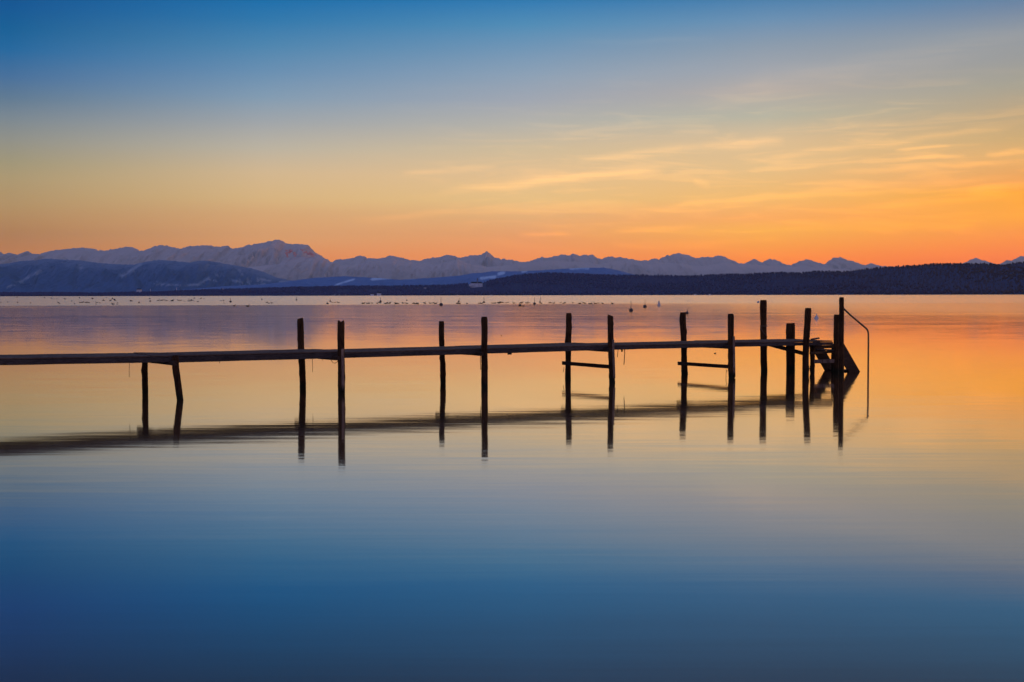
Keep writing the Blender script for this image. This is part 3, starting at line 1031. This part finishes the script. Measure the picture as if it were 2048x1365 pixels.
# ------------------------------------------------------------------ water birds
def bird_mesh():
    mb = MB()
    mb.ball((0, 0, .07), .30, 10, 7, (1, .45, .38))
    mb.ball((-.24, 0, .12), .12, 6, 5, (1.3, .4, .35))
    mb.tube([(.2, 0, .12), (.27, 0, .22), (.28, 0, .31)], [.06, .04, .045], 6)
    mb.ball((.30, 0, .34), .065, 8, 6, (1.1, .8, .9))
    mb.tube([(.35, 0, .34), (.42, 0, .325)], [.022, .006], 5)
    o = mb.build('water_bird', M_bird, smooth=True)
    return o


proto = bird_mesh()
bspots = []
rb = random.Random(11)
for a, b_, y, k, lb in [(724, 746, 607.3, 7, 'left cluster'), (753, 792, 607.5, 9, 'mid'), (793, 836, 607.8, 13, 'mid'), (846, 872, 607.4, 8, 'right'), ]:
    for _ in range(k):
        bspots.append((rb.uniform(a, b_), y + rb.uniform(-1, 1.2), 'tiny dark water bird in the long row swimming beyond the bay of the slim post', 'row of water birds beyond the slim post'))
for a, b_, y, k in [(912, 935, 607.5, 5), (957, 964, 607.5, 2), (982, 1062, 606.5, 17), (1081, 1086, 607, 2), (1098, 1150, 606.8, 8), (1158, 1226, 607.5, 11)]:
    for _ in range(k):
        bspots.append((rb.uniform(a, b_), y + rb.uniform(-.7, .9), 'tiny dark water bird in the thin line between the rod buoys', 'line of water birds right of the slim post'))
for a, b_, y, k in [(100, 140, 598, 5), (150, 175, 605.5, 5), (175, 200, 606, 3), (205, 240, 601.5, 6), (115, 122, 607.5, 2), (222, 236, 609, 3), (304, 395, 602, 14), (388, 396, 604.8, 3), (533, 548, 606.8, 3), (662, 680, 607, 3)]:
    for _ in range(k):
        bspots.append((rb.uniform(a, b_), y + rb.uniform(-1.2, 1.2), 'tiny dark water bird among the far left mooring buoys', 'scattered water birds on the left'))
uniq = [(495, 613.2, 'lone dark duck swimming nearer than the other birds, left of the middle'), (468.5, 612.4, 'small duck left of the lone nearer duck'),
        (1046, 613, 'small dark bird right beside the rodless round buoy'), (1003, 672, 'single tiny bird on the open water above the deck, right of the thick post'), (1430, 707.5, 'faint speck of a bird on the orange water left of a post')]
for i, (x, y, lb, gp) in enumerate(bspots + [(a, b_, c_, None) for a, b_, c_ in uniq]):
    o = proto if i == 0 else proto.copy()
    if i: COL.objects.link(o)
    p = on_plane(x, y)
    o.location = p
    s = 1.0
    if y > 660: s = .11
    elif y > 610: s = .95
    elif y < 603: s = 1.5
    s *= rb.uniform(.6, 1.0)
    o.scale = (s, s, s)
    o.rotation_euler = (0, 0, rb.choice([0, math.pi]) + rb.uniform(-.7, .7))
    o['label'] = lb
    o['category'] = 'bird'
    if gp: o['group'] = gp
    elif 'group' in o: del o['group']

# ------------------------------------------------------------------ haze
SIG = 1.1e-5
hm, g = mat('haze_air')
pv = g.n('ShaderNodeVolumePrincipled')
pv.inputs['Color'].default_value = (.52, .80, 1.0, 1)
pv.inputs['Density'].default_value = SIG
pv.inputs['Anisotropy'].default_value = .45
oo = g.n('ShaderNodeOutputMaterial')
g.t.links.new(pv.outputs[0], oo.inputs['Volume'])
HX, HY0, HY1, HZ = 35000, -2000, 57500, 2700
hv = [(x, y, z) for z in (-1.5, HZ) for y in (HY0, HY1) for x in (-HX, HX)]
hz = link('haze', hv, [(0, 2, 3, 1), (4, 5, 7, 6), (0, 1, 5, 4), (2, 6, 7, 3), (0, 4, 6, 2), (1, 3, 7, 5)], hm)
tag(hz, 'thin blue dusk haze over the lake and mountains', 'haze', kind='stuff')

# ------------------------------------------------------------------ sky
w = bpy.data.worlds.new('World')
scn.world = w
w.use_nodes = True
g = NT(w.node_tree)
tc = g.n('ShaderNodeTexCoord').outputs['Generated']
sp = g.n('ShaderNodeSeparateXYZ'); g.put(sp.inputs[0], tc)
elev = g.m('MULTIPLY', g.m('ARCSINE', sp.outputs[2]), 180 / math.pi)
az = g.m('MULTIPLY', g.m('ARCTAN2', sp.outputs[0], sp.outputs[1]), 180 / math.pi)


def el_of(py):
    return math.degrees(math.atan((682.5 - py) / F)) - PITCH


SKY = {
 -21.0: [(0, (0, 82, 148)), (50, (0, 88, 148)), (90, (26, 96, 150)), (130, (38, 104, 158)), (180, (72, 112, 156)), (220, (96, 122, 148)), (260, (124, 136, 146)), (300, (145, 145, 138)), (340, (160, 150, 124)), (370, (172, 152, 118)), (420, (177, 145, 108)), (470, (174, 128, 98)), (510, (185, 125, 96)), (560, (175, 115, 95))],
 -10.7: [(0, (18, 108, 170)), (50, (50, 120, 172)), (100, (78, 133, 175)), (150, (105, 143, 178)), (200, (130, 155, 178)), (250, (160, 165, 170)), (300, (187, 178, 162)), (350, (210, 182, 145)), (400, (214, 178, 130)), (430, (212, 165, 120)), (480, (214, 155, 112)), (515, (218, 140, 100)), (560, (205, 128, 98))],
 .6: [(0, (50, 122, 178)), (50, (82, 140, 182)), (100, (115, 150, 182)), (150, (140, 160, 182)), (200, (160, 166, 178)), (250, (182, 178, 170)), (300, (208, 187, 155)), (350, (226, 190, 146)), (400, (231, 190, 134)), (430, (227, 175, 124)), (470, (230, 158, 110)), (515, (238, 145, 98)), (560, (225, 132, 92))],
 11.0: [(0, (68, 124, 172)), (50, (108, 144, 178)), (100, (140, 155, 172)), (150, (162, 165, 172)), (190, (178, 170, 165)), (240, (184, 180, 162)), (290, (222, 190, 148)), (340, (228, 190, 138)), (400, (241, 185, 112)), (440, (249, 170, 98)), (465, (250, 175, 85)), (490, (248, 160, 80)), (520, (250, 140, 75)), (560, (240, 125, 70))],
 21.2: [(0, (66, 124, 168)), (50, (112, 134, 162)), (100, (145, 152, 160)), (150, (156, 156, 154)), (200, (168, 162, 145)), (250, (190, 166, 130)), (300, (208, 172, 118)), (330, (228, 176, 110)), (380, (238, 164, 88)), (400, (247, 167, 62)), (450, (253, 165, 38)), (490, (251, 145, 32)), (520, (247, 128, 40)), (560, (235, 112, 45))],
}
# measured light the haze adds over an infinite path, per azimuth (display-linear)
S_HAZE = {-21.0: (.062, .085, .19), -10.7: (.067, .085, .18), .6: (.08, .085, .175), 11.0: (.097, .09, .15), 21.2: (.11, .10, .12)}
TOP = {-21.0: (4, 42, 64), -10.7: (18, 60, 93), .6: (40, 77, 113), 11.0: (48, 75, 104), 21.2: (50, 64, 84)}
ZEN = (.035, .075, .23)


def clear(c, py, azd):
    """sky behind the haze box for a wanted colour seen through it"""
    e = max(.02, el_of(py))
    L = min(HZ / math.sin(math.radians(e)), HY1 / math.cos(math.radians(azd)))
    T = [math.exp(-SIG * L)] * 3
    l = lin(c)
    return tuple(max(0.0, (a - s * (1 - t)) / t) for a, s, t in zip(l, S_HAZE[azd], T))


EM = 20.0
t_el = g.m('DIVIDE', elev, EM, clamp=True)
ramps = []
for azd in sorted(SKY):
    st = []
    for py, c in SKY[azd]:
        st.append((min(1, max(0, el_of(py) / EM)), clear(c, py, azd)))
    st.append((17.5 / EM, lin(TOP[azd])))
    st.append((1.0, tuple(a * .6 + b_ * .4 for a, b_ in zip(lin(TOP[azd]), ZEN))))
    st.sort()
    ramps.append((azd, g.ramp(t_el, st, 'B_SPLINE' if False else 'LINEAR')))
col = ramps[0][1]
for (a0, _), (a1, r1) in zip(ramps, ramps[1:]):
    f = g.n('ShaderNodeMapRange'); g.put(f.inputs[0], az)
    f.inputs[1].default_value = a0; f.inputs[2].default_value = a1
    col = g.mix(f.outputs[0], col, r1)
# away from the picture: glow round the set sun on the right, dim mauve opposite
right = g.smooth(az, 60, 120)
col = g.mix(right, col, ramps[1][1])
br = g.ramp(g.m('DIVIDE', g.m('ADD', az, 180.0), 360.0), [(0, (.45,) * 3), (.25, (.6,) * 3), (.40, (.9,) * 3), (.44, (1.0,) * 3), (.56, (1.0,) * 3), (.60, (1.45,) * 3), (.66, (1.3,) * 3), (.80, (.7,) * 3), (1, (.45,) * 3)])
lowf = g.smooth(elev, 6, 20, 1, 0)
br2 = g.mix(lowf, (1, 1, 1), br)
col = g.mix(1.0, col, br2, 'MULTIPLY')
# rosy antitwilight arch opposite the set sun
anti = g.m('MULTIPLY', g.smooth(g.m('ABSOLUTE', az), 75, 130), g.smooth(elev, 16, 28, 1, 0))
col = g.mix(anti, col, (.44, .28, .34))
# upper sky
zen = g.smooth(elev, 18, 60)
zenB = g.ramp(g.m('DIVIDE', elev, 90.0, clamp=True), [(.2, (.15, .22, .48)), (.5, (.16, .23, .50)), (1, (.16, .22, .45))])
zenR = g.ramp(g.m('DIVIDE', elev, 90.0, clamp=True), [(.2, (.14, .12, .12)), (.5, (.14, .12, .15)), (1, (.16, .22, .45))])
toR = g.m('MULTIPLY', g.smooth(az, -12, 28), g.smooth(az, 75, 120, 1, 0))
zenc = g.mix(toR, zenB, zenR)
col = g.mix(g.smooth(elev, 17, 34), col, zenc)

# thin cirrus streaks, brighter and warmer than the sky behind them
def az_of(px): return math.degrees(math.atan((px - 1024) / F))


comb = g.n('ShaderNodeCombineXYZ'); g.put(comb.inputs[0], az); g.put(comb.inputs[1], elev)
wisp = g.noise(g.mapping(comb.outputs[0], sc=(.16, 2.8, 1), rot=(0, 0, R(-6))), 1.6, 6, .62, .7)
wisp2 = g.noise(g.mapping(comb.outputs[0], sc=(.16, 1.5, 1), rot=(0, 0, R(-5)), loc=(4, 2, 0)), 1.3, 5, .6, .9)
bend = g.m('MULTIPLY', g.m('SUBTRACT', g.noise(comb.outputs[0], .35, 3, .5), .5), .55)
elb = g.m('ADD', elev, bend)
STREAKS = [((875, 386), (1340, 337), 9, .75), ((1150, 322), (1430, 296), 8, .6), ((1400, 297), (1570, 291), 9, .7), ((1250, 424), (1830, 376), 8, .6), ((1480, 330), (2060, 268), 7, .55),
           ((1715, 334), (1930, 328), 4, 1.0), ((1965, 328), (2060, 325), 6, 1.0), ((1785, 311), (1900, 309), 3, .9), ((1490, 345), (1635, 342), 4, .6), ((1385, 369), (1420, 375), 7, .5),
           ((1035, 469), (1145, 468), 5, .6), ((1930, 397), (2060, 386), 8, .8), ((800, 348), (1000, 334), 7, .45), ((1050, 364), (1330, 343), 7, .45), ((1340, 270), (1440, 268), 6, .3), ((1660, 266), (1800, 262), 8, .25),
           ((1230, 466), (1400, 455), 5, .35), ((1560, 405), (2048, 372), 6, .35), ((950, 428), (1250, 410), 9, .35), ((1380, 205), (2100, 98), 26, .30), ((1130, 84), (1450, 88), 6, .18), ((700, 445), (1100, 405), 8, .3), ((1650, 352), (2080, 345), 6, .5), ((1700, 425), (2080, 402), 7, .5)]
tot = None
for (xa, ya), (xb, yb), wd, k in STREAKS:
    a0, a1, e0, e1 = az_of(xa), az_of(xb), el_of(ya), el_of(yb)
    u = g.n('ShaderNodeMapRange'); u.clamp = False
    g.put(u.inputs[0], az); u.inputs[1].default_value = a0; u.inputs[2].default_value = a1
    u = u.outputs[0]
    line = g.m('MULTIPLY_ADD', u, e1 - e0, e0)
    dv = g.m('DIVIDE', g.m('SUBTRACT', elb, line), math.degrees(wd / F) * .9)
    gauss = g.m('POWER', 2.718, g.m('MULTIPLY', g.m('MULTIPLY', dv, dv), -1.0))
    du = g.m('MULTIPLY', g.m('SUBTRACT', u, .5), 2.0)
    du2 = g.m('MULTIPLY', du, du)
    ends = g.m('MAXIMUM', 0.0, g.m('SUBTRACT', 1.0, g.m('MULTIPLY', du2, du2)))
    s_ = g.m('MULTIPLY', g.m('MULTIPLY', gauss, ends), k)
    tot = s_ if tot is None else g.m('ADD', tot, s_)
tot = g.m('MULTIPLY', tot, g.smooth(wisp, .28, .62, .30, 1.0))
veil = g.m('MULTIPLY', g.smooth(wisp2, .46, .70), g.m('MULTIPLY', g.smooth(az, -9, 8), g.m('MULTIPLY', g.smooth(elev, 1.0, 3.0), g.smooth(elev, 7.0, 10.5, 1, 0))))
tot = g.m('ADD', tot, g.m('MULTIPLY', veil, .45), clamp=True)
cl = g.mix(1.0, col, (1.36, 1.19, 1.04), 'MULTIPLY')
cl = g.mix(1.0, cl, (.06, .035, .0), 'ADD')
col = g.mix(tot, col, cl)
# below the horizon: dark lake tone
below = g.smooth(elev, -.6, -.05)
col = g.mix(below, (.03, .05, .09), col)
bg = g.n('ShaderNodeBackground'); g.put(bg.inputs[0], col); bg.inputs[1].default_value = 1.0
ow = g.n('ShaderNodeOutputWorld'); g.t.links.new(bg.outputs[0], ow.inputs[0])

# faint warm sun at the right, about to set behind the hills
sd = bpy.data.lights.new('sun', 'SUN')
sd.energy = .6
sd.color = (1, .48, .22)
sd.angle = R(6)
so = bpy.data.objects.new('sun', sd)
COL.objects.link(so)
saz, sel = R(62), R(2.5)
dv = Vector((math.sin(saz) * math.cos(sel), math.cos(saz) * math.cos(sel), math.sin(sel)))
so.rotation_euler = dv.to_track_quat('Z', 'Y').to_euler()
so.location = (30, 10, 20)

# ------------------------------------------------------------------ render settings
scn.view_settings.view_transform = 'Standard'
scn.view_settings.look = 'None'
scn.view_settings.exposure = 0
scn.view_settings.gamma = 1
scn.render.engine = 'CYCLES'
scn.cycles.max_bounces = 6
scn.cycles.volume_bounces = 0
scn.cycles.transparent_max_bounces = 16
scn.cycles.use_denoising = True
